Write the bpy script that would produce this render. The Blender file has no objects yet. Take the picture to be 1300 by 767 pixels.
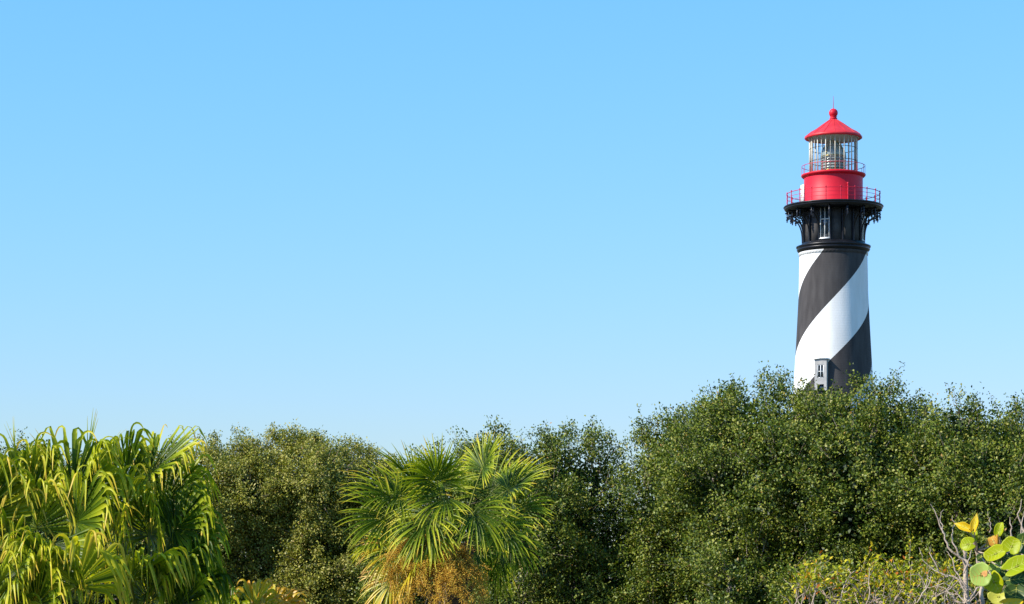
import bpy, math, random
import numpy as np
from mathutils import Vector

PI = math.pi
R = math.radians
scene = bpy.context.scene
COL = scene.collection

# ------------------------------------------------------------------ camera
# the photograph is a level shot cropped high: a level camera with a vertical lens shift
F = 3100.0            # focal length in pixels of a 1300 px wide picture
EYE = 1.7
HOR = 741.0           # horizon row
cam_d = bpy.data.cameras.new('camera')
cam = bpy.data.objects.new('camera', cam_d)
COL.objects.link(cam)
cam.location = (0, 0, EYE)
cam.rotation_euler = (PI / 2, 0, 0)
cam_d.sensor_width = 36
cam_d.lens = 36 * F / 1300
cam_d.shift_y = (HOR - 383.5) / 1300
cam_d.clip_start = 0.1
cam_d.clip_end = 6000
scene.camera = cam

# ------------------------------------------------------------------ sky and sun
SUN_AZ = R(-70.5)     # from -Y towards -X
SUN_EL = R(39)
sx, sy, sz = math.sin(SUN_AZ) * math.cos(SUN_EL), -math.cos(SUN_AZ) * math.cos(SUN_EL), math.sin(SUN_EL)
world = bpy.data.worlds.new('World')
scene.world = world
world.use_nodes = True
wn = world.node_tree
for n in list(wn.nodes):
    wn.nodes.remove(n)
sky = wn.nodes.new('ShaderNodeTexSky')
sky.sky_type = 'NISHITA'
sky.sun_disc = False
sky.sun_elevation = SUN_EL
sky.sun_rotation = math.atan2(sx, sy) % (2 * PI)
sky.air_density = 1.7
sky.dust_density = 0.0
sky.ozone_density = 3.0
mixc = wn.nodes.new('ShaderNodeMix')
mixc.data_type = 'RGBA'
mixc.blend_type = 'MULTIPLY'
mixc.inputs[0].default_value = 1.0
sepc = wn.nodes.new('ShaderNodeSeparateColor')
comc = wn.nodes.new('ShaderNodeCombineColor')
wn.links.new(sky.outputs[0], sepc.inputs[0])
for ch, (pw, k) in enumerate(((1.10, 0.90), (0.66, 1.76), (1.0, 1.06))):
    pn_ = wn.nodes.new('ShaderNodeMath'); pn_.operation = 'POWER'; pn_.inputs[1].default_value = pw
    ml_ = wn.nodes.new('ShaderNodeMath'); ml_.operation = 'MULTIPLY'; ml_.inputs[1].default_value = k
    wn.links.new(sepc.outputs[ch], pn_.inputs[0]); wn.links.new(pn_.outputs[0], ml_.inputs[0]); wn.links.new(ml_.outputs[0], comc.inputs[ch])
wn.links.new(comc.outputs[0], mixc.inputs[6])
mixc.inputs[7].default_value = (0.355, 0.615, 1.0, 1)
bg = wn.nodes.new('ShaderNodeBackground')
bg.inputs[1].default_value = 0.15
wo = wn.nodes.new('ShaderNodeOutputWorld')
wn.links.new(mixc.outputs[2], bg.inputs[0])
wn.links.new(bg.outputs[0], wo.inputs[0])

sun_d = bpy.data.lights.new('sun', 'SUN')
sun_d.energy = 5.0
sun_d.angle = R(0.55)
sun_d.color = (1.0, 0.94, 0.84)
sun = bpy.data.objects.new('sun', sun_d)
COL.objects.link(sun)
sun.rotation_euler = Vector((sx, sy, sz)).to_track_quat('Z', 'Y').to_euler()
sun.location = (-40, -20, 60)

scene.view_settings.view_transform = 'Standard'
scene.view_settings.look = 'None'
scene.view_settings.exposure = 0.5
scene.view_settings.gamma = 1
scene.render.engine = 'CYCLES'
scene.cycles.max_bounces = 6
scene.cycles.transparent_max_bounces = 12

# ------------------------------------------------------------------ helpers
def P(px, py, D):
    """world point standing D metres down the view at a row/column of the photograph"""
    return np.array(((px - 650) / F * D, D, EYE + (HOR - py) / F * D))


def mat(name, color, rough=0.6, spec=0.5, metal=0.0):
    m = bpy.data.materials.new(name)
    m.use_nodes = True
    b = m.node_tree.nodes['Principled BSDF']
    b.inputs['Base Color'].default_value = (*color, 1)
    b.inputs['Roughness'].default_value = rough
    b.inputs['Specular IOR Level'].default_value = spec
    b.inputs['Metallic'].default_value = metal
    return m


def noise_mat(name, c1, c2, scale=3.0, rough=0.6, bump=0.0, bscale=20.0, spec=0.5, detail=5.0, stretch=(1, 1, 1)):
    m = mat(name, c1, rough, spec)
    nt = m.node_tree
    b = nt.nodes['Principled BSDF']
    tc = nt.nodes.new('ShaderNodeTexCoord')
    mp = nt.nodes.new('ShaderNodeMapping')
    mp.inputs['Scale'].default_value = stretch
    nt.links.new(tc.outputs['Object'], mp.inputs[0])
    n = nt.nodes.new('ShaderNodeTexNoise')
    n.inputs['Scale'].default_value = scale
    n.inputs['Detail'].default_value = detail
    nt.links.new(mp.outputs[0], n.inputs['Vector'])
    cr = nt.nodes.new('ShaderNodeValToRGB')
    cr.color_ramp.elements[0].position = 0.32
    cr.color_ramp.elements[0].color = (*c1, 1)
    cr.color_ramp.elements[1].position = 0.68
    cr.color_ramp.elements[1].color = (*c2, 1)
    nt.links.new(n.outputs[0], cr.inputs[0])
    nt.links.new(cr.outputs[0], b.inputs['Base Color'])
    if bump:
        n2 = nt.nodes.new('ShaderNodeTexNoise')
        n2.inputs['Scale'].default_value = bscale
        n2.inputs['Detail'].default_value = 4
        nt.links.new(mp.outputs[0], n2.inputs['Vector'])
        bp = nt.nodes.new('ShaderNodeBump')
        bp.inputs['Strength'].default_value = bump
        bp.inputs['Distance'].default_value = 0.05
        nt.links.new(n2.outputs[0], bp.inputs['Height'])
        nt.links.new(bp.outputs[0], b.inputs['Normal'])
    return m


def leaf_mat(name, stops, rough=0.4, trans=0.3, tcol=(0.25, 0.35, 0.03), spec=0.5):
    """foliage: colour from the per-leaf attribute 'tint' (0..1), part of the light passes through"""
    m = bpy.data.materials.new(name)
    m.use_nodes = True
    nt = m.node_tree
    b = nt.nodes['Principled BSDF']
    out = nt.nodes['Material Output']
    at = nt.nodes.new('ShaderNodeAttribute')
    at.attribute_name = 'tint'
    cr = nt.nodes.new('ShaderNodeValToRGB')
    el = cr.color_ramp.elements
    while len(el) < len(stops):
        el.new(0.5)
    for e, (p, c) in zip(el, stops):
        e.position = p
        e.color = (*c, 1)
    nt.links.new(at.outputs['Fac'], cr.inputs[0])
    nt.links.new(cr.outputs[0], b.inputs['Base Color'])
    b.inputs['Roughness'].default_value = rough
    b.inputs['Specular IOR Level'].default_value = spec
    tr = nt.nodes.new('ShaderNodeBsdfTranslucent')
    mc = nt.nodes.new('ShaderNodeMix')
    mc.data_type = 'RGBA'
    mc.blend_type = 'MULTIPLY'
    mc.inputs[0].default_value = 1
    mc.inputs[7].default_value = (*tcol, 1)
    nt.links.new(cr.outputs[0], mc.inputs[6])
    nt.links.new(mc.outputs[2], tr.inputs[0])
    mx = nt.nodes.new('ShaderNodeMixShader')
    mx.inputs[0].default_value = trans
    nt.links.new(b.outputs[0], mx.inputs[1])
    nt.links.new(tr.outputs[0], mx.inputs[2])
    nt.links.new(mx.outputs[0], out.inputs[0])
    return m


class MB:
    """collects geometry; build() links it as one mesh object"""
    def __init__(s):
        s.v, s.f, s.t, s.mi, s.n = [], [], [], [], 0

    def add(s, verts, faces, tint=0.0, mi=0):
        verts = np.asarray(verts, float).reshape(-1, 3)
        faces = np.asarray(faces, int)
        s.v.append(verts)
        s.f.append(faces + s.n)
        s.t.append(np.broadcast_to(np.asarray(tint, float), (len(faces),)).copy())
        s.mi.append(np.full(len(faces), mi, int))
        s.n += len(verts)

    def box(s, c, size, rotz=0.0, mi=0):
        hx, hy, hz = [q / 2 for q in size]
        v = np.array([(x, y, z) for z in (-hz, hz) for y in (-hy, hy) for x in (-hx, hx)])
        ca, sa = math.cos(rotz), math.sin(rotz)
        v = np.stack([v[:, 0] * ca - v[:, 1] * sa, v[:, 0] * sa + v[:, 1] * ca, v[:, 2]], 1) + np.array(c)
        s.add(v, [(0, 2, 3, 1), (4, 5, 7, 6), (0, 1, 5, 4), (2, 6, 7, 3), (0, 4, 6, 2), (1, 3, 7, 5)], 0, mi)

    def tube(s, pts, radii, sides=6, tint=0.0, mi=0, closed=False):
        pts = np.asarray(pts, float)
        k = len(pts)
        radii = np.broadcast_to(np.asarray(radii, float), (k,))
        if closed:
            tan = np.roll(pts, -1, 0) - np.roll(pts, 1, 0)
        else:
            tan = np.gradient(pts, axis=0)
        tan /= np.linalg.norm(tan, axis=1)[:, None] + 1e-9
        ref = np.array((0, 0, 1.0)) if abs(tan[:, 2]).mean() < 0.8 else np.array((0, 1.0, 0))
        a = np.cross(tan, ref)
        a /= np.linalg.norm(a, axis=1)[:, None] + 1e-9
        b = np.cross(tan, a)
        th = np.arange(sides) / sides * 2 * PI
        v = pts[:, None] + radii[:, None, None] * (np.cos(th)[None, :, None] * a[:, None] + np.sin(th)[None, :, None] * b[:, None])
        i = np.arange(sides)
        j = (i + 1) % sides
        fs = []
        for q in range(k if closed else k - 1):
            q2 = (q + 1) % k
            fs.append(np.stack([q * sides + i, q * sides + j, q2 * sides + j, q2 * sides + i], 1))
        s.add(v.reshape(-1, 3), np.concatenate(fs), tint, mi)

    def lathe(s, prof, seg=64, c=(0, 0), mi=0, phase=0.0):
        prof = np.asarray(prof, float)
        th = phase + np.arange(seg) / seg * 2 * PI
        v = np.stack([c[0] + prof[:, 0][:, None] * np.sin(th), c[1] - prof[:, 0][:, None] * np.cos(th),
                      np.repeat(prof[:, 1][:, None], seg, 1)], 2)
        i = np.arange(seg)
        j = (i + 1) % seg
        fs = [np.stack([q * seg + i, q * seg + j, (q + 1) * seg + j, (q + 1) * seg + i], 1) for q in range(len(prof) - 1)]
        s.add(v.reshape(-1, 3), np.concatenate(fs), 0, mi)

    def build(s, name, mats, parent=None, smooth=False, attr=False, offset=None):
        v = np.concatenate(s.v)
        if offset is not None:
            v = v - np.asarray(offset)
        me = bpy.data.meshes.new(name)
        me.vertices.add(len(v))
        me.vertices.foreach_set('co', v.astype(np.float32).ravel())
        sizes = np.concatenate([np.full(len(f), f.shape[1], int) for f in s.f])
        loops = np.concatenate([f.ravel() for f in s.f])
        me.loops.add(len(loops))
        me.loops.foreach_set('vertex_index', loops.astype(np.int32))
        me.polygons.add(len(sizes))
        me.polygons.foreach_set('loop_start', np.concatenate([[0], np.cumsum(sizes)[:-1]]).astype(np.int32))
        me.polygons.foreach_set('loop_total', sizes.astype(np.int32))
        if not isinstance(mats, (list, tuple)):
            mats = [mats]
        for m in mats:
            me.materials.append(m)
        if len(mats) > 1:
            me.polygons.foreach_set('material_index', np.concatenate(s.mi).astype(np.int32))
        if smooth:
            me.polygons.foreach_set('use_smooth', np.ones(len(sizes), bool))
        if attr:
            a = me.attributes.new('tint', 'FLOAT', 'FACE')
            a.data.foreach_set('value', np.concatenate(s.t).astype(np.float32))
        me.update(calc_edges=True)
        me.validate()
        o = bpy.data.objects.new(name, me)
        COL.objects.link(o)
        if parent is not None:
            o.parent = parent
        return o


def thing(name, label, cat, loc=(0, 0, 0), group=None):
    o = bpy.data.objects.new(name, None)
    COL.objects.link(o)
    o.location = loc
    o.empty_display_size = 0.3
    o['label'] = label
    o['category'] = cat
    if group:
        o['group'] = group
    return o


def unit(v):
    v = np.asarray(v, float)
    return v / (np.linalg.norm(v, axis=-1, keepdims=True) + 1e-9)


# ------------------------------------------------------------------ materials
M_white = noise_mat('white_painted_brick', (0.80, 0.79, 0.75), (0.72, 0.70, 0.65), 0.9, 0.6, 0.15, 12, stretch=(1.6, 1.6, .3))
M_black = noise_mat('black_painted_brick', (0.048, 0.044, 0.043), (0.075, 0.069, 0.066), 1.1, 0.8, 0.2, 12, spec=0.15, stretch=(1.6, 1.6, .35))
M_iron = noise_mat('black_iron', (0.006, 0.007, 0.010), (0.012, 0.012, 0.015), 2.0, 0.35, spec=0.35)
M_panel = noise_mat('grey_panel', (0.06, 0.057, 0.055), (0.09, 0.085, 0.08), 2.0, 0.7, spec=0.1)
M_red = noise_mat('red_paint', (0.58, 0.008, 0.022), (0.66, 0.012, 0.030), 1.2, 0.5, spec=0.3)
M_roof = noise_mat('red_roof_paint', (0.58, 0.022, 0.032), (0.66, 0.040, 0.045), 1.6, 0.45, spec=0.3)
M_rail = mat('red_railing_paint', (0.56, 0.016, 0.040), 0.5, 0.3)
M_cream = noise_mat('cream_paint', (0.72, 0.66, 0.52), (0.78, 0.73, 0.6), 3, 0.45)
M_wood = noise_mat('white_window_paint', (0.72, 0.72, 0.68), (0.8, 0.8, 0.77), 4, 0.5)
M_ceiling = noise_mat('pale_ceiling_paint', (0.78, 0.8, 0.78), (0.82, 0.84, 0.82), 2, 0.6)
M_dark = mat('window_interior', (0.02, 0.035, 0.05), 0.08, 0.8)
M_bark = noise_mat('oak_bark', (0.13, 0.105, 0.085), (0.30, 0.26, 0.22), 9, 0.85, 0.6, 30, stretch=(1, 1, 0.3))
M_twig = noise_mat('grey_twig_bark', (0.30, 0.215, 0.15), (0.52, 0.41, 0.30), 14, 0.8, 0.3, 60)
M_palmbark = noise_mat('palm_trunk_fibre', (0.07, 0.035, 0.018), (0.20, 0.11, 0.06), 14, 0.9, 0.8, 40)


def glass_mat(name, tint, gl=0.12):
    m = bpy.data.materials.new(name)
    m.use_nodes = True
    nt = m.node_tree
    nt.nodes.remove(nt.nodes['Principled BSDF'])
    t = nt.nodes.new('ShaderNodeBsdfTransparent')
    t.inputs[0].default_value = (*tint, 1)
    g = nt.nodes.new('ShaderNodeBsdfGlossy')
    g.inputs['Roughness'].default_value = 0.06
    fr = nt.nodes.new('ShaderNodeFresnel')
    fr.inputs[0].default_value = 1.12
    x = nt.nodes.new('ShaderNodeMixShader')
    nt.links.new(fr.outputs[0], x.inputs[0])
    nt.links.new(t.outputs[0], x.inputs[1])
    nt.links.new(g.outputs[0], x.inputs[2])
    nt.links.new(x.outputs[0], nt.nodes['Material Output'].inputs[0])
    return m


M_glass = glass_mat('lantern_glass', (0.95, 0.97, 0.97))
M_lens = mat('lens_glass', (0.42, 0.47, 0.41), 0.10, 0.9)
M_lens.node_tree.nodes['Principled BSDF'].inputs['Transmission Weight'].default_value = 0.3
M_brass = mat('brass', (0.45, 0.33, 0.10), 0.3, 0.5, 0.9)

# ------------------------------------------------------------------ ground
def build_ground():
    rs = np.concatenate([[0], np.geomspace(2, 4500, 70)])
    seg = 96
    mb = MB()
    prof = []
    th = np.arange(seg) / seg * 2 * PI
    v = []
    for r in rs:
        x, y = r * np.sin(th), r * np.cos(th)
        z = 0.16 * np.sin(x * 0.35 + 1.1) * np.cos(y * 0.27) + 0.07 * np.sin(x * 1.1 + y * 0.9)
        z = z * min(1, r / 6) * (1 if r < 160 else max(0, 1 - (r - 160) / 60))
        v.append(np.stack([x, y, z - 0.08], 1))
    i = np.arange(seg); j = (i + 1) % seg
    fs = [np.stack([q * seg + i, (q + 1) * seg + i, (q + 1) * seg + j, q * seg + j], 1) for q in range(len(rs) - 1)]
    mb.add(np.concatenate(v), np.concatenate(fs))
    m = noise_mat('sandy_grass_ground', (0.035, 0.05, 0.015), (0.12, 0.11, 0.06), 0.5, 0.95, 0.6, 6, detail=10)
    o = mb.build('ground', m, smooth=True)
    o['kind'] = 'structure'


build_ground()

# ------------------------------------------------------------------ lighthouse
S = 12.6
TD = F / S
TX = (1058 - 650) / S
def TZ(y): return EYE + (HOR - y) / S
VIEW = math.atan2(TX, TD)          # the camera lies this far round from -Y
def A(theta_deg): return R(theta_deg) - VIEW
def pol(r, a, z): return np.array((r * math.sin(a), -r * math.cos(a), z))


def ring(mb, r, z, rad, seg=96, mi=0):
    a = np.arange(seg) / seg * 2 * PI
    mb.tube(np.stack([r * np.sin(a), -r * np.cos(a), np.full(seg, z)], 1), rad, 6, closed=True, mi=mi)


def build_lighthouse():
    L = thing('lighthouse', 'tall lighthouse with black and white spiral stripes and a red lantern room', 'lighthouse', (TX, TD, 0))
    # shaft with twisted columns of faces so each stripe edge follows a clean helix
    zz = np.linspace(0, TZ(322), 150)
    rr = np.interp(zz, [0, 3, 12, 21.6, 24.8, 27.9, 31.1, TZ(322)], [5.35, 5.0, 4.45, 3.98, 3.80, 3.63, 3.47, 3.40])
    seg = 120
    mb = MB()
    z0 = TZ(319.5)
    v = []
    for z, r in zip(zz, rr):
        e2 = A(77 + 15.27 * (z - z0))
        a = e2 + np.arange(seg) / seg * 2 * PI
        v.append(np.stack([r * np.sin(a), -r * np.cos(a), np.full(seg, z)], 1))
    v = np.concatenate(v)
    i = np.arange(seg); j = (i + 1) % seg
    q4 = seg // 4
    for quarter in range(4):
        ii = i[quarter * q4:(quarter + 1) * q4]
        jj = (ii + 1) % seg
        fs = np.concatenate([np.stack([q * seg + ii, q * seg + jj, (q + 1) * seg + jj, (q + 1) * seg + ii], 1) for q in range(len(zz) - 1)])
        if quarter == 0:
            mb.add(v, fs, 0, 0)
        else:
            mb.f.append(fs); mb.t.append(np.zeros(len(fs))); mb.mi.append(np.full(len(fs), quarter % 2, int))
    # brick courses on the paint
    for m in (M_white, M_black):
        nt = m.node_tree
        bp = [n for n in nt.nodes if n.type == 'BUMP'][0]
        wv = nt.nodes.new('ShaderNodeTexWave')
        wv.bands_direction = 'Z'
        wv.inputs['Scale'].default_value = 1.9
        wv.inputs['Distortion'].default_value = 1.2
        wv.inputs['Detail Scale'].default_value = 3.0
        tc = [n for n in nt.nodes if n.type == 'TEX_COORD'][0]
        nt.links.new(tc.outputs['Object'], wv.inputs['Vector'])
        b2 = nt.nodes.new('ShaderNodeBump')
        b2.inputs['Strength'].default_value = 0.10
        b2.inputs['Distance'].default_value = 0.04
        nt.links.new(wv.outputs['Fac'], b2.inputs['Height'])
        nt.links.new(bp.outputs[0], b2.inputs['Normal'])
        nt.links.new(b2.outputs[0], nt.nodes['Principled BSDF'].inputs['Normal'])
    sh = mb.build('shaft', [M_white, M_black], L, smooth=True)
    sh['label'] = 'round tapering shaft with spiral black and white stripes'

    mb = MB()
    mb.lathe([(5.2, 0.0), (6.0, 0.0), (6.0, 0.9), (5.85, 1.0), (5.0, 1.0)], 48)
    mb.build('plinth', noise_mat('pale_stone', (0.45, 0.42, 0.36), (0.55, 0.52, 0.46), 2, 0.8), L)
    mb = MB()
    mb.box((0, -5.3, 2.2), (1.5, 0.5, 2.6))
    d = mb.build('entrance_door', noise_mat('brown_door_wood', (0.12, 0.06, 0.03), (0.2, 0.1, 0.05), 5, 0.6), L)
    mb = MB(); mb.box((0.5, -5.6, 2.1), (0.05, 0.1, 0.2)); mb.build('handle', M_brass, d)

    # thin band just under the belt (follows the stripe colours in the photograph, a raised brick course)
    mb = MB()
    zb0, zb1, rb = TZ(325.5), TZ(321.5), 3.47
    for quarter in range(4):
        for k in range(15):
            vv = []
            for z, r in ((zb0, rb - .06), (zb0 + .03, rb), (zb1, rb + .02)):
                for kk in (k, k + 1):
                    a = A(77 + 15.27 * (z - z0)) + (quarter * 15 + kk) / 60 * 2 * PI
                    vv.append(pol(r, a, z))
            mb.add(vv, [(0, 1, 3, 2), (2, 3, 5, 4)], 0, quarter % 2)
    mb.build('brick_course', [M_white, M_black], L)

    mb = MB()
    mb.lathe([(3.3, TZ(321.8)), (3.44, TZ(321.6)), (3.47, TZ(320.6)), (3.60, TZ(319.2)), (3.68, TZ(317.4)), (3.60, TZ(316.2)), (3.50, TZ(315.8)),
              (3.72, TZ(315.0)), (3.74, TZ(313.4)), (3.58, TZ(312.6)), (3.3, TZ(311.8)), (3.2, TZ(311)), (3.18, TZ(309.4)), (2.8, TZ(309.2))], 96)
    mb.build('belt', M_iron, L, smooth=False)

    # watch room behind the brackets
    RW = 2.93
    zb, zt = TZ(311), TZ(266)
    mb = MB()
    seg = 64
    mb.lathe([(RW, zb), (RW, zt)], seg, phase=A(-5) - 2 * PI / 64 * 0)
    mb.build('watch_room', M_iron, L)
    for k in range(16):
        th = -5 + 22.5 * (k + 0.5)
        a = A(th)
        if k % 4 == 3:      # four tall sash windows
            w, z1, z2 = 0.80, TZ(306), TZ(267.5)
            fr = MB()
            r0 = RW + 0.05
            def bar(u0, u1, za, zc, dep=0.08, rr=r0):
                c = pol(rr, a, (za + zc) / 2) + np.array((math.cos(a), math.sin(a), 0)) * (u0 + u1) / 2
                return c, (u1 - u0, dep, zc - za)
            for u0, u1, za, zc in ((-w / 2 - .09, -w / 2, z1, z2), (w / 2, w / 2 + .09, z1, z2), (-.045, .045, z1, z2),
                                   (-w / 2 - .09, w / 2 + .09, z1 - .09, z1), (-w / 2 - .09, w / 2 + .09, z2, z2 + .08),
                                   (-w / 2, w / 2, z1 + 1.76, z1 + 1.87)):
                c, sz_ = bar(u0, u1, za, zc, 0.10 if za < z1 + 1.7 else 0.09)
                fr.box(c, sz_, a)
            f = fr.build('window', M_wood, L)
            pn = MB()
            c, sz_ = bar(-w / 2, w / 2, z1, z2, 0.03, RW + .03)
            pn.box(c, sz_, a)
            pn.build('pane', M_dark, f)
            sl = MB()
            c, sz_ = bar(-w / 2 - .15, w / 2 + .15, z1 - .17, z1 - .09, .2, RW + .1)
            sl.box(c, sz_, a)
            sl.build('sill', M_wood, f)
        else:
            pm = MB()
            w = 0.84
            c = pol(RW - 0.005, a, (TZ(309.5) + TZ(270)) / 2)
            pm.box(c, (w, 0.06, TZ(270) - TZ(309.5)), a)
            pm.build('wall_panel', M_panel, L)

    # main gallery deck
    zt, zb = TZ(262), TZ(268.5)
    mb = MB()
    mb.lathe([(2.6, zt), (4.80, zt), (4.95, zt - .02), (5.02, zt - .10), (4.98, zt - .17), (4.90, zt - .2), (4.93, zt - .26), (4.9, zt - .33),
              (4.8, zt - .42), (4.72, zb), (2.6, zb)], 96)
    mb.build('gallery_deck', M_iron, L)

    # sixteen ornate brackets with drop pendants
    def bracket(k):
        a = A(-5 + 22.5 * k)
        mb = MB()
        def T(pts, rad, sides=6):
            mb.tube([pol(r, a, z) for r, z in pts], rad, sides)
        ztop = zb
        # foot and swept rib
        foot = TZ(310)
        t = np.linspace(0, 1, 18)
        r_ = 3.12 + (4.62 - 3.12) * (1 - np.cos(t * PI / 2)) ** 1.25
        z_ = foot + (TZ(276) - foot) * np.sin(t * PI / 2) ** 0.9
        T(list(zip(r_, z_)), 0.075)
        T([(3.04, foot), (3.04, ztop)], 0.10, 4)
        T([(3.0, ztop - .07), (4.85, ztop - .07)], 0.075, 4)
        # inner lighter rib and scroll rings in the spandrel
        r2 = 3.08 + (4.25 - 3.08) * (1 - np.cos(t * PI / 2)) ** 1.2
        z2 = foot + 0.7 + (ztop - 0.22 - foot - 0.7) * np.sin(t * PI / 2) ** 0.9
        T(list(zip(r2, z2)), 0.045)
        for (rc, zc, rad) in ((3.33, ztop - .42, .20), (3.74, ztop - .27, .13), (3.24, ztop - .9, .12)):
            th = np.linspace(0, 2 * PI, 15)[:-1]
            mb.tube([pol(rc + rad * math.cos(q), a, zc + rad * math.sin(q)) for q in th], 0.035, 5, closed=True)
        # pendants hanging from the outer end
        for rp, zl in ((4.66, TZ(281.5)), (4.28, TZ(283.0))):
            p = [(0.03, ztop - .02), (0.07, ztop - .2), (0.045, ztop - .35), (0.11, (ztop + zl) / 2 + .1), (0.05, (ztop + zl) / 2 - .08),
                 (0.12, zl + .28), (0.045, zl + .16), (0.085, zl + .1), (0.0, zl)]
            c = pol(rp, a, 0)
            mb.lathe(p, 8, (c[0], c[1]))
        return mb
    for k in range(16):
        bracket(k).build('bracket', M_iron, L)

    # gallery railing
    mb = MB()
    zf = TZ(262)
    for k in range(20):
        a = A(9 + 18 * k)
        mb.tube([pol(4.68, a, zf - .02), pol(4.68, a, zf + 1.28)], 0.042, 6)
        c = pol(4.68, a, 0)
        mb.lathe([(0.0, zf + 1.24), (0.07, zf + 1.28), (0.07, zf + 1.34), (0, zf + 1.39)], 8, (c[0], c[1]))
    for z, rad in ((zf + 1.22, .036), (zf + .82, .022), (zf + .42, .022)):
        ring(mb, 4.68, z, rad)
    mb.build('gallery_railing', M_rail, L)

    # red service room
    mb = MB()
    z1, z2 = TZ(263), TZ(225)
    mb.lathe([(2.97, z1), (2.97, z1 + .06), (2.94, z1 + .08), (2.94, z2)], 96)
    mb.build('service_room', M_red, L, smooth=False)
    mb = MB()
    a = A(28)
    mb.tube([pol(3.08, a, z1 + .05), pol(3.08, a, z1 + 1.9)], 0.07, 8)
    c = pol(3.08, a, 0)
    mb.lathe([(0, z1 + 1.8), (.11, z1 + 1.86), (.12, z1 + 1.95), (0, z1 + 2.1)], 8, (c[0], c[1]))
    mb.build('vent_pipe', M_rail, L)
    # white door standing open on the left side
    a = A(-80)
    mb = MB()
    c = pol(3.14, a, z1 + 1.2)
    mb.box(c, (0.75, 0.07, 2.05), a + R(16))
    d = mb.build('service_door', M_wood, L)
    d['label'] = 'white door on the side of the red service room'
    mb = MB(); mb.box(pol(3.24, a, z1 + 1.15), (0.06, 0.06, 0.16), a); mb.build('handle', M_brass, d)

    # upper gallery
    mb = MB()
    z = TZ(222)
    mb.lathe([(2.2, z), (3.12, z), (3.22, z - .03), (3.24, z - .10), (3.18, z - .2), (3.02, z - .32), (2.9, z - .34)], 96)
    mb.build('upper_deck', M_red, L)
    mb = MB()
    for k in range(16):
        a = A(3 + 22.5 * k)
        mb.tube([pol(3.16, a, z - .02), pol(3.16, a, z + .84)], 0.024, 5)
    ring(mb, 3.16, z + .84, .030)
    mb.build('upper_railing', M_rail, L)

    # lantern room: sixteen bars, two glazing rings, one cylinder of panes
    RG = 2.36
    gz0, gz1 = TZ(222), TZ(173.5)
    fr = MB()
    for k in range(16):
        a = A(4 + 22.5 * k)
        c = pol(RG + .02, a, (gz0 + gz1) / 2)
        fr.box(c, (0.062, 0.11, gz1 - gz0 - .1), a)
    for k in range(16):
        a = A(4 + 22.5 * (k + .5))
        fr.box(pol(RG + .02, a, (gz0 + gz1) / 2), (0.03, 0.05, gz1 - gz0 - .1), a)
    lf = fr.build('lantern_frame', M_cream, L)
    gr = MB()
    for zz_ in (gz0 + (gz1 - gz0) / 3, gz0 + 2 * (gz1 - gz0) / 3):
        ring(gr, RG + .03, zz_, 0.034, 64)
    gr.build('glazing_bar', M_panel, lf)
    gl = MB()
    gl.lathe([(RG, gz0 + .06), (RG, gz1 - .02)], 32, phase=A(4))
    gl.build('lantern_glass', M_glass, L)
    cu = MB()
    cu.lathe([(RG - .1, gz0 - .02), (RG + .12, gz0 - .02), (RG + .12, gz0 + .16), (RG - .1, gz0 + .16)], 64)
    cu.build('lantern_sill', M_red, L)

    # stepped lens like a beehive on a pedestal
    ln = MB()
    lens_c = 0.12
    base = gz0 + 0.1
    prof = [(1.05, base), (1.05, base + .3)]
    # cylindrical drum of prisms then a rib-stepped dome
    zc = base + .3
    for q in range(10):
        r1 = 1.12 + .08 * (q % 2)
        prof += [(r1, zc), (r1 + .05, zc + .07), (r1, zc + .14)]
        zc += .14
    n = 13
    for q in range(n):
        u = q / n
        r1 = 1.16 * math.cos(u * PI / 2 * .92) ** .75
        zz1 = zc + 1.65 * u
        prof += [(r1 + .05, zz1), (r1, zz1 + .08)]
    prof += [(0.2, zc + 1.66), (0, zc + 1.7)]
    ln.lathe(prof, 24, (-.02, 0))
    lens = ln.build('lens', M_lens, L)
    fb = MB()
    for k in range(8):
        a = A(10 + 45 * k)
        pts = [pol(1.27, a, base), pol(1.27, a, zc)] + [pol(1.24 * math.cos(u * PI / 2 * .92) ** .75 + .03, a, zc + 1.65 * u) for u in np.linspace(.1, .97, 8)]
        fb.tube(pts, 0.035, 5)
    for zz_ in (base + .3, zc):
        ring(fb, 1.26, zz_, .04, 32)
    fb.build('lens_frame', M_brass, lens)

    # roof: sixteen-sided, slightly flared, with a rolled eave
    rf = MB()
    ap = TZ(154); ev = TZ(172.5)
    prof = [(0.42, ap + .12), (0.62, ap - .02), (1.2, ap - .42), (1.9, ap - .93), (2.4, ap - 1.2), (2.84, ev - .06), (2.90, ev - .12),
            (2.89, ev - .30), (2.76, ev - .34), (2.58, ev - .27)]
    rf.lathe(prof, 16, phase=A(3))
    for k in range(16):
        a = A(3) + k * PI / 8
        rf.tube([pol(r + .0, a, z + .01) for r, z in prof[:6]], 0.028, 4)
    roof = rf.build('roof', M_roof, L)
    cl = MB()
    cl.lathe([(2.60, ev - .27), (2.3, ev - .10), (1.4, ev + .2), (0, ev + .35)], 32)
    cl.build('ceiling', M_ceiling, roof)
    fb = MB()
    fb.lathe([(0.46, ap + .04), (0.36, ap + .16), (0.36, ap + .22), (0.42, ap + .25), (0.34, ap + .3), (0.30, ap + .4), (0.38, ap + .44), (0.30, ap + .5)], 24)
    th = np.linspace(-1.1, PI / 2, 14)
    bc = TZ(143.6)
    fb.lathe([(0.45 * math.cos(q), bc + .45 * math.sin(q)) for q in th], 24)
    fb.build('finial_ball', M_red, roof, smooth=True)
    fb = MB()
    fb.tube([(0, 0, bc + .4), (0, 0, TZ(122))], [.035, .014], 6)
    fb.build('lightning_rod', M_rail, roof)

    # gabled stair window half way down
    a = A(-17)
    def loc(u, d, z): return pol(3.90 + d, a, z) + np.array((math.cos(a), math.sin(a), 0)) * u
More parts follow.
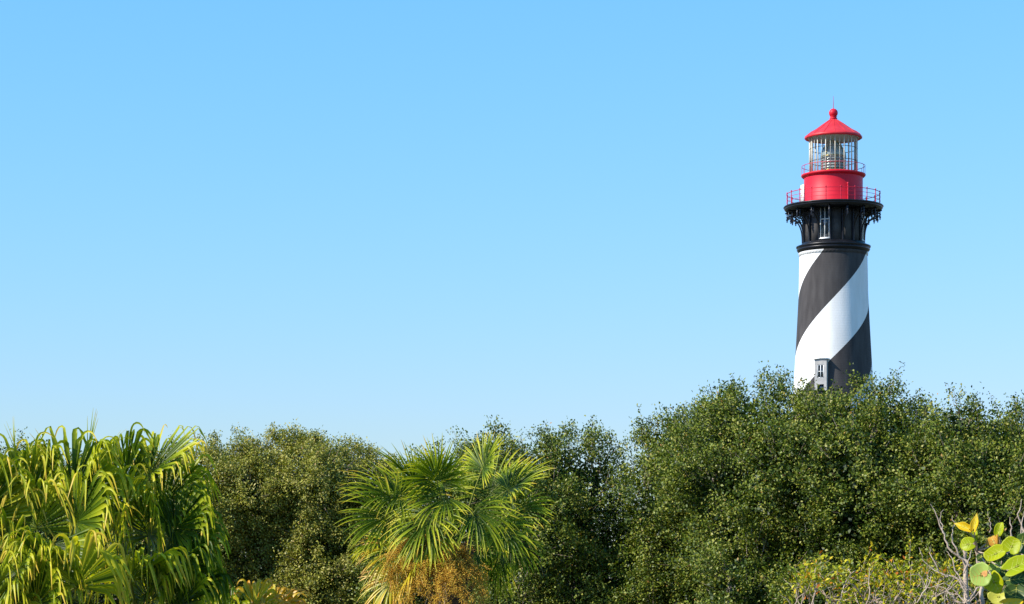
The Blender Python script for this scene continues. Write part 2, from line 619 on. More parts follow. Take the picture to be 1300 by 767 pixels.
    zb, ze = TZ(500), TZ(459.3)
    zr = ze + .02
    hw = 0.62
    mb = MB()
    v = [loc(u, d, z) for d in (-0.5, 0.42) for u, z in ((-hw, zb), (hw, zb), (hw, ze), (0, zr), (-hw, ze))]
    for q in (5, 6, 7, 8, 9):
        pass
    # side walls, front as two cheeks + gable so the window sits in an opening
    mb.add([v[0], v[5], v[9], v[4]], [(0, 1, 2, 3)])
    mb.add([v[1], v[2], v[7], v[6]], [(0, 1, 2, 3)])
    d = 0.42
    wz0, wz1, ww = TZ(484), TZ(467.5), 0.34
    for (u0, z0_, u1, z1_) in ((-hw, zb, -ww, ze), (ww, zb, hw, ze), (-ww, wz1, ww, ze), (-ww, TZ(492), ww, wz0)):
        mb.add([loc(u0, d, z0_), loc(u1, d, z0_), loc(u1, d, z1_), loc(u0, d, z1_)], [(0, 1, 2, 3)])
    mb.add([loc(-hw, d, ze), loc(hw, d, ze), loc(0, d, zr)], [(0, 1, 2)])
    dm = mb.build('stair_window', noise_mat('grey_surround', (0.34, 0.33, 0.31), (0.44, 0.42, 0.39), 3, 0.8, 0.2, 12), L)  # even grey tone over the whole window surround
    rf = MB()
    for sgn in (-1, 1):
        q = [(0, zr + .02), (sgn * (hw + .14), ze - .02)]
        vv = []
        for dd in (-.5, d + .16):
            for (u, z), off in ((q[0], 0), (q[1], 0), (q[1], -.09), (q[0], -.09)):
                vv.append(loc(u, dd, z + off))
        rf.add(vv, [(0, 1, 2, 3), (7, 6, 5, 4), (0, 4, 5, 1), (1, 5, 6, 2), (2, 6, 7, 3)])
    rf.build('hood', M_wood, dm)
    wf = MB()
    cmid = (wz0 + wz1) / 2
    for u, w_ in ((-ww + .04, .08), (0, .07), (ww - .04, .08)):
        wf.box(loc(u, d - .06, cmid), (w_, .07, wz1 - wz0), a)
    for z in (wz0 + .04, cmid, wz1 - .04):
        wf.box(loc(0, d - .07, z), (2 * ww - .02, .05, .06), a)
    wf.build('frame', M_wood, dm)
    pn = MB(); pn.box(loc(0, d - .16, cmid), (2 * ww, .03, wz1 - wz0), a); pn.build('pane', M_dark, dm)
    ops = MB(); ops.box(loc(0, d - .2, (TZ(492) + zb) / 2), (2 * ww, .03, TZ(492) - zb), a); ops.build('lower_pane', M_dark, dm)
    return L


build_lighthouse()

# ------------------------------------------------------------------ oak-like trees
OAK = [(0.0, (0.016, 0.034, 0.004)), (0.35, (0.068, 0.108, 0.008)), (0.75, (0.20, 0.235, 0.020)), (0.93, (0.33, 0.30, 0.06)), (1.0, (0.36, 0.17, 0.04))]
OAK2 = [(0.0, (0.065, 0.080, 0.012)), (0.35, (0.200, 0.215, 0.028)), (0.75, (0.40, 0.37, 0.062)), (0.93, (0.46, 0.38, 0.13)), (1.0, (0.38, 0.20, 0.08))]
M_oak = leaf_mat('oak_leaves', OAK, 0.50, 0.15, (1.2, 1.4, 0.25), 0.30)
M_oak2 = leaf_mat('olive_oak_leaves', OAK2, 0.45, 0.16, (1.3, 1.4, 0.25), 0.22)


def leaves(mb, pos, d, nrm, L, W, tint, fold=0.25, mi=0):
    """many folded leaves at once: base, widest pair, tip"""
    w = unit(np.cross(d, nrm))
    n = unit(np.cross(w, d))
    L = np.broadcast_to(np.asarray(L), (len(pos),))[:, None]
    W = np.broadcast_to(np.asarray(W), (len(pos),))[:, None]
    a = pos
    mid = pos + d * L * 0.52
    b = mid + w * W / 2 + n * W * fold
    c = pos + d * L - n * L * 0.06
    e = mid - w * W / 2 + n * W * fold
    v = np.stack([a, b, c, e], 1).reshape(-1, 3)
    i = np.arange(len(pos)) * 4
    mb.add(v, np.stack([i, i + 1, i + 2, i + 3], 1), tint, mi)


def oak(name, label, cat, peaks, D, width, seed, mtl, leaf=0.058, dens=1.0, ragged=1.0, group=None, smooth=False):
    rng = np.random.default_rng(seed)
    pm = F / D
    x0, x1 = width
    cx = (x0 + x1) / 2
    base = P(cx, HOR, D); base[2] = 0
    lobes = []
    for px, py, r in peaks:
        c = P(px, py, D + rng.uniform(-.3, .3)); c[2] -= r * 1.0 + .16 * ragged
        lobes.append((*c, r))
    pxs = np.array([p[0] for p in peaks]); pys = np.array([p[1] for p in peaks]); o_ = np.argsort(pxs)
    z = 0.55
    topmax = EYE + (HOR - pys.min()) / pm
    while z < topmax - 1.0:
        k = max(2, int((x1 - x0) / pm / 1.15))
        for q in range(k):
            px = x0 + (x1 - x0) * (q + .5 + rng.uniform(-.35, .35)) / k
            lim = EYE + (HOR - np.interp(px, pxs[o_], pys[o_])) / pm
            r = rng.uniform(.70, 1.15)
            if z + r > lim - .15:
                continue
            y = D + rng.uniform(-1.3, .4) - 0.35 * (lim - z) * .35
            lobes.append(((px - 650) / F * D, y, z + rng.uniform(-.25, .25), r))
            if z < 2.6 or rng.random() < .6:
                lobes.append(((px - 650) / F * D, D + rng.uniform(1.0, 2.0), z, r))
        z += rng.uniform(.75, 1.0)
    lobes = np.array(lobes)
    C, Rr = lobes[:, :3], lobes[:, 3]
    t = thing(name, label, cat, tuple(base), group)
    # trunk and limbs
    tb = MB()
    limbs = []
    stems = 3
    for s_ in range(stems):
        b0 = np.array((rng.uniform(-.25, .25), rng.uniform(-.2, .2), -.15))
        tgt = C[rng.integers(len(peaks))] - base
        mid = b0 * .5 + tgt * np.array((.45, .45, .5)) + rng.normal(0, .15, 3)
        ts = np.linspace(0, 1, 9)[:, None]
        pts = (1 - ts) ** 2 * b0 + 2 * ts * (1 - ts) * mid + ts ** 2 * tgt
        tb.tube(pts, np.linspace(.15, .04, 9), 8)
        limbs.append(pts)
    al = np.concatenate(limbs)
    for c in C - base:
        k = np.argmin(np.linalg.norm(al - c, axis=1) + (al[:, 2] > c[2]) * .8)
        s0 = al[k]
        m_ = (s0 + c) / 2 + rng.normal(0, .12, 3)
        ts = np.linspace(0, 1, 6)[:, None]
        tb.tube((1 - ts) ** 2 * s0 + 2 * ts * (1 - ts) * m_ + ts ** 2 * c, np.linspace(.05, .02, 6), 5)
    tb.build('trunk', M_bark, t)
    # sprigs of leaves
    w = Rr ** 2
    N = int(dens * 470 * w.sum())
    li = rng.choice(len(Rr), N, p=w / w.sum())
    # leaf clumps on every lobe
    K0 = 110 if smooth else 46
    cu = unit(rng.normal(0, 1, (len(Rr), K0, 3)))
    ck = rng.integers(0, K0, N)
    crad = rng.uniform(*((.12, .20) if smooth else (.16, .36)), (len(Rr), K0))[li, ck]
    off = unit(rng.normal(0, 1, (N, 3))) * (rng.random(N) ** .45 * crad)[:, None]
    uc = cu[li, ck]
    u = unit(uc + off * 1.6)
    keep = ~((u[:, 1] > .35) & (rng.random(N) < .65)) & ~((u[:, 2] < -.45) & (rng.random(N) < .5))
    rho = np.where(rng.random(N) < .25, 1 - .5 * rng.random(N), 1.02 - .16 * rng.random((len(Rr), K0))[li, ck])
    # lumpy lobes
    ph = rng.uniform(0, 6, (3,))
    lsc = .25 if smooth else 1
    lump = 1 + lsc * .13 * np.sin(5.1 * u[:, 0] + ph[0] + li) * np.sin(4.3 * u[:, 2] + ph[1]) + lsc * .08 * np.sin(11 * u[:, 1] + 9 * u[:, 2] + ph[2])
    pos = C[li] + uc * (Rr[li] * rho * lump)[:, None] + off * np.array((1, 1, .8))
    for q in range(len(Rr)):
        inside = (np.linalg.norm(pos - C[q], axis=1) < .60 * Rr[q]) & (li != q)
        keep &= ~inside
    keep &= pos[:, 2] > .15
    pos, u, li = pos[keep], u[keep], li[keep]
    up = np.array((0, 0, 1.0))
    # leafy shoots standing out of the crown
    cand = np.where((u[:, 2] > .45) & (pos[:, 2] > np.median(pos[:, 2])))[0]
    np_ = int(13 * ragged * (x1 - x0) / 150)
    plume_tw = []
    ex_p, ex_u, ex_l = [], [], []
    for ci in rng.choice(cand, np_, replace=False):
        dd_ = unit(u[ci] * .5 + up + rng.normal(0, .22, 3))
        Lp = rng.uniform(.22, .55) * min(1.0, ragged)
        st_ = pos[ci] - dd_ * .15
        plume_tw.append((st_ - base, st_ + dd_ * (Lp + .1) - base))
        for q in range(rng.integers(8, 16)):
            f = rng.random() ** .7
            ex_p.append(st_ + dd_ * Lp * f + rng.normal(0, .13 * (1.1 - f) + .02, 3)); ex_u.append(unit(dd_ + rng.normal(0, .4, 3))); ex_l.append(li[ci])
    pos = np.concatenate([pos, ex_p]); u = np.concatenate([u, ex_u]); li = np.concatenate([li, ex_l])
    N = len(pos)
    sd = unit(u + .5 * up + rng.normal(0, .45, (N, 3)))
    sl = rng.uniform(.10, .30, N)
    # a few longer shoots break the outline
    tops = (u[:, 2] > .3) & (rng.random(N) < .045 * ragged)
    sl[tops] = rng.uniform(.25, .5, tops.sum())
    sd[tops] = unit(u[tops] * .5 + up + rng.normal(0, .25, (tops.sum(), 3)))
    per = 24
    ks = np.repeat(np.arange(N), per)
    M = len(ks)
    tt = rng.random(M)
    spread = np.where(tops[ks], .035, .075)
    lp = pos[ks] + sd[ks] * (sl[ks] * tt)[:, None] + np.clip(rng.normal(0, 1, (M, 3)), -1.7, 1.7) * spread[:, None]
    ld = unit(sd[ks] * .7 + rng.normal(0, .75, (M, 3)))
    ln = unit(u[ks] * .6 + up * .45 + np.array((sx, sy, sz)) * .25 + rng.normal(0, .5, (M, 3)))
    size = leaf * rng.uniform(.65, 1.25, M)
    tint_s = rng.normal(.44, .17, N)
    tint = np.clip(tint_s[ks] + rng.normal(0, .24, M) + .12 * tt, 0, .86)  # random leaf tones, spread widened to paint in highlights and shadows
    odd = rng.random(M) < .02
    tint[odd] = rng.uniform(.88, 1, odd.sum())
    mb = MB()
    leaves(mb, lp - base, ld, ln, size, size * rng.uniform(.50, .70, M), tint)
    # inner foliage: larger leaves, coloured darker to paint shade inside the crown
    K = int(N * 3.0)
    li2 = rng.choice(len(Rr), K, p=w / w.sum())
    p2 = C[li2] + unit(rng.normal(0, 1, (K, 3))) * (Rr[li2] * rng.random(K) ** .5 * .78)[:, None]
    p2 = p2[p2[:, 2] > .15]
    K = len(p2)
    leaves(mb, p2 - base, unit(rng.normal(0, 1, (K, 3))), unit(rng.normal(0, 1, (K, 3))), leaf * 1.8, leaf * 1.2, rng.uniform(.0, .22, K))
    for a0, a1 in plume_tw:
        mb.tube([a0, (a0 + a1) / 2 + rng.normal(0, .02, 3), a1], [.008, .006, .003], 4, mi=1)
    # twigs carrying the sprigs
    ti = rng.choice(N, int(N * .12), replace=False)
    ti = np.unique(np.concatenate([ti, np.where(tops)[0]]))
    p0 = pos[ti] - u[ti] * rng.uniform(.08, .3, (len(ti), 1)) - base
    p1 = pos[ti] + sd[ti] * (sl[ti] * .95)[:, None] - base
    rad = np.where(tops[ti], .0035, .0045)[:, None]
    dd = unit(p1 - p0)
    a_ = unit(np.cross(dd, np.array((.3, .9, .2))))
    b_ = np.cross(dd, a_)
    ring_ = [a_, -.5 * a_ + .87 * b_, -.5 * a_ - .87 * b_]
    vv = np.stack([p0 + r_ * rad * 1.5 for r_ in ring_] + [p1 + r_ * rad * .5 for r_ in ring_], 1).reshape(-1, 3)
    i = np.arange(len(ti)) * 6
    ff = np.concatenate([np.stack([i + q, i + (q + 1) % 3, i + 3 + (q + 1) % 3, i + 3 + q], 1) for q in range(3)])
    mb.add(vv, ff, 0, 1)
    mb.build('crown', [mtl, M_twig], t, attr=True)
    return t


G_OAK = 'oak trees in a thicket below the lighthouse'
oak('oak_tree', 'dark scrub oak top peeking over the fan palm at the far left edge', 'tree',
    [(-190, 566, 1.0), (-120, 556, 1.1), (-50, 560, 1.0), (8, 562, .8), (52, 568, .6), (105, 580, .8), (150, 590, .8), (195, 592, .7)], 48, (-210, 205), 11, M_oak, group=G_OAK)
oak('oak_tree', 'broad smooth domed olive-green oak between the two palms', 'tree',
    [(215, 576, .9), (250, 562, 1.2), (300, 556, 1.5), (340, 558, 1.4), (378, 550, 1.7), (418, 556, 1.4), (455, 572, 1.1), (482, 600, .8)], 60, (190, 495), 12, M_oak2,
    leaf=.058, dens=1.2, ragged=.12, smooth=True, group=G_OAK)
oak('oak_tree', 'oak largely hidden behind the crown of the cabbage palm', 'tree',
    [(514, 608, .7), (540, 580, .7), (575, 560, .9), (612, 556, .9)], 56, (495, 625), 13, M_oak, group=G_OAK)
oak('oak_tree', 'oak immediately right of the cabbage palm, its right side falling to a notch of sky', 'tree',
    [(648, 545, .9), (695, 537, 1.0), (735, 541, .85), (757, 560, .45), (760, 640, .6)], 50, (625, 772), 14, M_oak, ragged=1.3, group=G_OAK)
oak('oak_tree', 'oak rising just right of the notch of sky and left of the tallest oak', 'tree',
    [(820, 566, .42), (842, 526, .6), (870, 518, .75), (902, 520, .7), (842, 600, .6)], 49, (815, 915), 15, M_oak, ragged=1.3, group=G_OAK)
oak('oak_tree', 'tallest oak, its peak just left of the lighthouse shaft', 'tree',
    [(925, 496, .8), (958, 477, .85), (990, 489, .7), (905, 540, .9)], 46, (895, 1010), 16, M_oak, ragged=1.1, group=G_OAK)
oak('oak_tree', 'oak directly in front of the foot of the lighthouse shaft', 'tree',
    [(1022, 488, .75), (1056, 493, .8), (1092, 490, .7), (1114, 476, .4), (1120, 520, .7)], 45, (1000, 1135), 17, M_oak, ragged=1.5, group=G_OAK)
oak('oak_tree', 'oak just right of the lighthouse with a sloping ragged top', 'tree',
    [(1145, 505, .7), (1172, 520, .7), (1192, 525, .6)], 45, (1130, 1210), 18, M_oak, ragged=1.3, group=G_OAK)
oak('oak_tree', 'oak with a narrow pointed peak above the bare twigs', 'tree',
    [(1218, 496, .42), (1228, 532, .75), (1256, 545, .7)], 43, (1200, 1270), 19, M_oak, ragged=1.3, group=G_OAK)
oak('oak_tree', 'oak cut off by the right edge of the photo', 'tree',
    [(1282, 508, .4), (1296, 540, .7), (1325, 520, .9), (1345, 530, .9), (1400, 525, 1.), (1450, 540, 1.)], 44, (1262, 1470), 20, M_oak, ragged=1.3, group=G_OAK)

# ------------------------------------------------------------------ palms
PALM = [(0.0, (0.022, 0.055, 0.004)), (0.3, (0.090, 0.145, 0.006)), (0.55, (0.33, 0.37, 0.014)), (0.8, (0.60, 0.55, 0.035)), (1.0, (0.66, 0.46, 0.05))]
M_palm = leaf_mat('palm_leaf', PALM, 0.36, 0.34, (1.25, 1.3, .3), 0.16)
DEAD = [(0.0, (0.20, 0.12, 0.04)), (0.5, (0.42, 0.27, 0.10)), (1.0, (0.62, 0.50, 0.34))]
M_dead = leaf_mat('dry_palm_leaf', DEAD, 0.6, 0.25, (1.2, 1.0, .6), 0.3)
YEL = [(0.0, (0.20, 0.26, 0.01)), (0.5, (0.52, 0.44, 0.012)), (1.0, (0.68, 0.28, 0.012))]
M_yelp = leaf_mat('yellowing_palm_leaf', YEL, 0.4, 0.3, (1.3, 1.2, .4), 0.5)
M_petiole = noise_mat('palm_petiole', (0.10, 0.13, 0.02), (0.20, 0.21, 0.03), 6, 0.6, spec=0.15)


def frond_mesh(rng, hub, d, n, RR, nseg, spread, split, bend_t, bend, droop, wid, costa=.25, fold=.25, base_tint=.3, tip_tint=.5, steps=12, hang=.0, jit=.018, narrow=1.0):
    """one fan: pleated joined inner part, free folded strips that arch and hang"""
    mb = MB()
    d = unit(d)
    n = unit(n - d * np.dot(n, d))
    sd = np.cross(n, d)
    down = np.array((0, 0, -1.0))
    phis = np.linspace(-spread, spread, nseg)
    dphi = phis[1] - phis[0]
    for phi in phis:
        u = abs(phi) / spread
        s0 = unit(math.cos(phi) * d + math.sin(phi) * sd + n * fold * abs(math.sin(phi)) + rng.normal(0, jit, 3))
        drp = droop * rng.uniform(.3, 1.9)
        org = hub + d * costa * RR * (1 - u) ** 1.2 * .8 + down * costa * RR * (1 - u) * .12
        Ls = RR * (1 - .25 * u ** 2) * rng.uniform(.9, 1.08) * (1 - costa * .5 * (1 - u)) + hang * RR * rng.uniform(.6, 1.2)
        seg_bend = bend * rng.choice([.6, 1, 1, 1.5])
        bt = bend_t * rng.uniform(.85, 1.18)
        sway = rng.normal(0, .30, 3) * (1, 1, 0)
        zstop = -rng.uniform(.78, .97)
        p = org.copy()
        cur = s0.copy()
        pts, dirs, ts = [p.copy()], [cur.copy()], [0]
        st = Ls / steps
        for k in range(1, steps + 1):
            t = k / steps
            g = drp * st / RR * 2.2
            if t > bt:
                g += seg_bend * st / RR * 6 * (1 if dirs[-1][2] > zstop else .06)
            cur = unit(cur + down * g + sway * (g * .4))
            p = p + cur * st
            pts.append(p.copy()); dirs.append(cur.copy()); ts.append(t)
        pts, dirs, ts = np.array(pts), np.array(dirs), np.array(ts)
        rdist = ts * Ls
        side = unit(np.cross(n, dirs) + 1e-4)
        # keep the strip facing the same way as it folds over
        nn = np.cross(dirs, side)
        wj = rdist * dphi * .52
        tw = np.clip((ts - split) / max(1e-3, 1 - split), 0, 1)
        wf = wid * (1 - tw) ** .75 * .5 * (1 - (1 - narrow) * np.clip(tw * 6, 0, 1)) + .0010
        w = np.minimum(wj, wf) if True else wf
        w = np.where(ts < split, np.minimum(wj, wid * .9), np.minimum(wj, wf))
        lift = w * .55
        l = pts - side * w[:, None] + nn * lift[:, None]
        r = pts + side * w[:, None] + nn * lift[:, None]
        m_ = pts - nn * (lift * .3)[:, None]
        v = np.stack([l, m_, r], 1).reshape(-1, 3)
        i = np.arange(steps) * 3
        f = np.concatenate([np.stack([i, i + 1, i + 4, i + 3], 1), np.stack([i + 1, i + 2, i + 5, i + 4], 1)])
        tt = base_tint + (tip_tint - base_tint) * ts[1:] ** 1.5 + rng.normal(0, .11)  # greener hub, yellower tip: own colour plus light and shade painted in
        if rng.random() < .15:
            tt = tt + (ts[1:] > .85) * .25
        mb.add(v, f, np.clip(np.concatenate([tt, tt]), 0, 1))
    return mb


def petiole_mesh(a, b, sag=.08, r0=.018, r1=.009):
    mb = MB()
    m = (a + b) / 2 + np.array((0, 0, sag))
    t = np.linspace(0, 1, 8)[:, None]
    mb.tube((1 - t) ** 2 * a + 2 * t * (1 - t) * m + t ** 2 * b, np.linspace(r0, r1, 8), 6)
    return mb


def trunk_mesh(rng, top, r, boots=True):
    """short trunk with criss-cross old leaf bases; origin at the ground"""
    mb = MB()
    hts = np.linspace(-.15, top, 10)
    mb.lathe([(r * (1.15 - .15 * q / 9) * rng.uniform(.95, 1.05), z) for q, z in enumerate(hts)] + [(.02, top + .08)], 18)
    if boots:
        z = .1
        k = 0
        while z < top + .05:
            a = k * 2.4
            p0 = np.array((r * .9 * math.sin(a), r * .9 * math.cos(a), z))
            dr = np.array((math.sin(a), math.cos(a), 0))
            mb.tube([p0, p0 + dr * .06 + np.array((0, 0, .08)), p0 + dr * .15 + np.array((0, 0, .22))], [.05, .04, .018], 5)
            z += .035
            k += 1
    return mb


def frame_dir(ang, toward):
    a = R(ang)
    return unit(np.array((math.cos(a) * (1 - abs(toward) * .35), -toward, math.sin(a) * (1 - abs(toward) * .35))))


def palm(name, label, D, heart_px, fronds, kind, seed, trunk_r, trunk_drop=.1, deflt=None, cat='palm tree', group=None):
    rng = np.random.default_rng(seed)
    h = P(*heart_px, D)
    base = np.array((h[0], h[1], 0.0))
    t = thing(name, label, cat, tuple(base), group)
    trunk_mesh(rng, h[2] - trunk_drop, trunk_r).build('trunk', M_palmbark, t)
    for fr in fronds:
        px, py, dy, ang, tow, rpx = fr[:6]
        opt = dict(deflt); opt.update(fr[6] if len(fr) > 6 else {})
        m_ = opt.pop('mat', M_palm)
        if kind == 'liv':
            opt['hang'] *= rng.uniform(.4, 1.6)
            opt['bend_t'] *= rng.uniform(.9, 1.12)
            rpx = rpx * 1.1
        cf = opt.pop('camface', .8)
        dd = D + dy
        hub = P(px, py, dd)
        d = frame_dir(ang, tow)
        n = np.array((-.42, -cf * .85, 1 - cf * .5)) + rng.normal(0, .32, 3)
        if n.dot(d) > .9:
            n = np.array((0, 0, 1.0))
        RR = rpx / (F / dd)
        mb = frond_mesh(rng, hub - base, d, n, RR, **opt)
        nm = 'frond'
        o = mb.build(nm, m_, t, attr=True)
        s_ = h + np.array((rng.uniform(-.05, .05), rng.uniform(-.05, .05), rng.uniform(-.12, .05)))
        petiole_mesh(s_ - base, hub - base, .06 + .05 * RR, .016 if kind == 'sabal' else .011, .008).build('petiole', M_petiole, o)
    return t


# cabbage palm in the middle (34 m away)
SAB = dict(nseg=42, spread=R(112), split=.40, bend_t=.55, bend=.12, droop=.03, wid=.030, costa=.16, fold=.24, base_tint=.02, tip_tint=.80, steps=10, jit=.035)
Y_ = dict(mat=M_yelp, base_tint=.25, tip_tint=.8)
Dd = dict(mat=M_dead, base_tint=.4, tip_tint=.8, droop=.5, nseg=30, spread=R(80))
cab = [
    # back ring
    (560, 620, .5, 105, -.2, 70), (535, 635, .5, 128, -.2, 78), (620, 630, .5, 62, -.2, 74),
    (600, 690, .5, -40, -.2, 70), (520, 690, .5, 220, -.2, 70),
    # sides
    (508, 632, .0, 160, .25, 84, dict(droop=.14)), (498, 655, -.1, 188, .3, 74, dict(droop=.18)), (645, 622, 0, 34, .2, 66), (652, 648, -.1, 4, .3, 54, dict(droop=.15)),
    (612, 596, -.1, 66, .1, 54), (528, 612, -.1, 138, .15, 68),
    # front, leaning out to the camera and drooping
    (555, 612, -.4, 112, .45, 60, dict(droop=.22)), (568, 632, -.5, 200, .55, 60, dict(droop=.25)), (545, 655, -.55, 235, .6, 76, dict(droop=.3)),
    (600, 645, -.55, -62, .6, 74, dict(droop=.3)), (545, 675, -.6, 262, .6, 64, dict(droop=.4)),
    (636, 668, -.4, -45, .5, 56, dict(droop=.3)), (648, 690, -.1, -32, .3, 52, dict(droop=.6, tip_tint=.5)),
    # low skirt, ageing fronds
    (505, 700, -.3, 205, .4, 62, dict(droop=.5, **Y_)), (484, 690, -.1, 190, .2, 46, dict(droop=.3)), (530, 716, -.4, 232, .5, 66, dict(droop=.6, **Y_)),
    (632, 705, -.3, -62, .5, 62, dict(droop=.4)), (560, 722, -.5, 268, .4, 60, Dd),
    (500, 735, .1, 225, .1, 60, dict(droop=.5, **Y_)),
    (585, 740, .3, -100, -.1, 60, Dd),
]
pc = palm('cabbage_palm', 'round-crowned cabbage palm with orange fruit clusters in the middle of the photo', 34, (575, 690), cab, 'sabal', 5, .17, deflt=SAB)

FRUIT = [(0.0, (0.16, 0.06, 0.010)), (0.4, (0.46, 0.22, 0.018)), (0.8, (0.70, 0.42, 0.03)), (1.0, (0.72, 0.56, 0.08))]
M_fruit = leaf_mat('palm_fruit', FRUIT, 0.5, 0.1, (1, 1, .6), 0.4)


def fruit_cluster(parent, base, start, tip_px, D, seed, nb=26, per=70, sp=.16):
    rng = np.random.default_rng(seed)
    end = P(*tip_px, D)
    mb = MB()
    mid = (start + end) / 2 + np.array((0, -.1, .28))
    t = np.linspace(0, 1, 14)[:, None]
    main = (1 - t) ** 2 * start + 2 * t * (1 - t) * mid + t ** 2 * end
    mb.tube(main - base, np.linspace(.012, .004, 14), 5, .6)
    oc = np.array([(1, 0, 0), (-1, 0, 0), (0, 1, 0), (0, -1, 0), (0, 0, 1), (0, 0, -1)], float)
    of = np.array([(0, 2, 4), (2, 1, 4), (1, 3, 4), (3, 0, 4), (2, 0, 5), (1, 2, 5), (3, 1, 5), (0, 3, 5)])
    for b in range(nb):
        k = rng.integers(4, 14)
        s = main[k]
        d = unit(rng.normal(0, 1, 3) + np.array((0, -.3, -.3)) + unit(end - start) * .8)
        L = rng.uniform(.14, .34)
        pts = [s + d * L * q + np.array((0, 0, -1)) * .14 * q ** 2 for q in np.linspace(0, 1, 5)]
        mb.tube(np.array(pts) - base, np.linspace(.004, .002, 5), 4, .7)
        pts = np.array(pts)
        q = rng.random(per)
        pos = np.stack([np.interp(q * 4, np.arange(5), pts[:, j]) for j in range(3)], 1) + rng.normal(0, .028, (per, 3)) - base
        r = rng.uniform(.005, .009, per)
        v = (pos[:, None] + oc[None] * r[:, None, None]).reshape(-1, 3)
        f = (of[None] + (np.arange(per) * 6)[:, None, None]).reshape(-1, 3)
        mb.add(v, f, np.repeat(np.clip(rng.normal(.6, .22, per), 0, 1), 8))
    return mb.build('fruit_cluster', M_fruit, parent, attr=True)


hb = P(575, 690, 34)
cb = np.array((hb[0], hb[1], 0.0))
for k, (tx, ty, dd) in enumerate(((500, 702, 33.4), (535, 722, 33.2), (522, 752, 33.3), (565, 735, 33.1), (612, 750, 33.2), (488, 738, 33.5), (585, 752, 33.0), (556, 756, 33.0), (570, 730, 33.0))):
    fruit_cluster(pc, cb, hb + np.array((0, -.1, 0)), (tx, ty), dd, 40 + k, nb=30, per=90)

# Chinese fan palms in the left foreground (17 m away): tips hang like fringes
LIV = dict(nseg=40, spread=R(110), split=.55, bend_t=.60, bend=2.5, droop=.02, wid=.042, costa=.10, fold=.22, base_tint=.06, tip_tint=.98, steps=22, hang=.30, jit=.035, narrow=.60)
def lv(**k):
    d = dict(k)
    return d
spear = dict(spread=R(10), nseg=4, wid=.022, bend=.05, droop=.0, split=.2, hang=0, camface=.4)
palmA = [
    (40, 640, .35, 120, -.1, 90), (90, 630, .35, 75, -.1, 88), (0, 640, .2, 150, 0, 95), (62, 612, .3, 98, -.1, 66), (108, 612, .3, 70, -.1, 70),
    (48, 672, .0, 95, .2, 84, lv(base_tint=.3)), (15, 690, -.1, 140, .3, 90), (95, 665, -.1, 55, .3, 80, lv(base_tint=.15)),
    (-30, 660, .1, 120, .2, 110), (60, 725, -.5, 120, .5, 74), (98, 745, -.55, 85, .35, 76, lv(wid=.05, base_tint=.4, nseg=36)),
    (45, 770, -.6, 60, .5, 90), (-15, 775, -.5, 110, .3, 100), 
    (70, 690, -.3, 265, .5, 70), (25, 720, -.6, 250, .5, 66),
    (18, 585, .2, 92, 0, 56, spear), (30, 600, .25, 110, 0, 66, lv(**{**spear, 'spread': R(14)})), (80, 600, .2, 128, 0, 60, lv(**{**spear, 'spread': R(8), 'nseg': 4})),
    (8, 600, .3, 130, 0, 70, lv(**{**spear, 'spread': R(6), 'nseg': 3})),
]
palm('fan_palm', 'large yellow-green fan palm with drooping leaf tips in the lower left corner', 17, (52, 790), palmA, 'liv', 6, .16, deflt=LIV,
     group='fan palms in the left foreground')
palmB = [  # lower tints on the right-hand fans paint in their backlit shade
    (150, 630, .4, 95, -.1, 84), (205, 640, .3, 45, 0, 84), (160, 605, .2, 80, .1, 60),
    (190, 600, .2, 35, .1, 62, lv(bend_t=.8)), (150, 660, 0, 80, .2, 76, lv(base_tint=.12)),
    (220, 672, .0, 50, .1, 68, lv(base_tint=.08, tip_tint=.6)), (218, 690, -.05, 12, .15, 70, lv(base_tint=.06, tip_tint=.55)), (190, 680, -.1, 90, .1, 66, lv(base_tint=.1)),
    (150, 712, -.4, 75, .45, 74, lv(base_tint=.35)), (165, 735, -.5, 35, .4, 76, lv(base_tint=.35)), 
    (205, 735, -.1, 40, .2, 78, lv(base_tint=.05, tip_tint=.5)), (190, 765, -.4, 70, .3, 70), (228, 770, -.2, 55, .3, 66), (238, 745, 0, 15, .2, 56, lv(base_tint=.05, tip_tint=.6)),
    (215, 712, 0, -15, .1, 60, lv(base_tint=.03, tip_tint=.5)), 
    (112, 578, .2, 80, 0, 58, lv(**{**spear, 'spread': R(15), 'nseg': 5})), (130, 585, .25, 62, 0, 60, lv(**{**spear, 'spread': R(7), 'nseg': 3, 'droop': .5})),
]
palm('fan_palm', 'fan palm with darker shaded fans reaching right towards the domed oak', 17.6, (180, 800), palmB, 'liv', 7, .15, deflt=LIV,
     group='fan palms in the left foreground')
palmC = [
    (292, 778, .0, 62, .1, 44, lv(base_tint=.05, tip_tint=.6)), (322, 772, -.1, 40, .1, 38, lv(mat=M_yelp, base_tint=.3, tip_tint=.9, bend=1.4, nseg=20)),
    (345, 774, 0, 22, .2, 40, lv(mat=M_yelp, base_tint=.5, tip_tint=1., bend=1.2, nseg=20)), (362, 776, .1, 35, .2, 28, lv(mat=M_yelp, base_tint=.7, tip_tint=1., bend=1., nseg=16)),
    (270, 782, .1, 90, .1, 44, lv(base_tint=.05)), (330, 790, -.2, 15, .3, 44, lv(mat=M_yelp, base_tint=.6, tip_tint=1., bend=1.4, nseg=20)),
    (290, 800, -.2, 60, .3, 50),
]
palm('fan_palm', 'low young fan palm with orange-yellow ageing leaves at the bottom edge', 18.5, (300, 840), palmC, 'liv', 8, .09, deflt=LIV,
     group='fan palms in the left foreground')

# ------------------------------------------------------------------ shrubs on the right
SHR = [(0.0, (0.04, 0.065, 0.005)), (0.45, (0.24, 0.29, 0.010)), (0.85, (0.62, 0.50, 0.018)), (1.0, (0.50, 0.14, 0.02))]
M_shrub = leaf_mat('shrub_leaves', SHR, 0.5, 0.2, (1.3, 1.2, .3), 0.2)


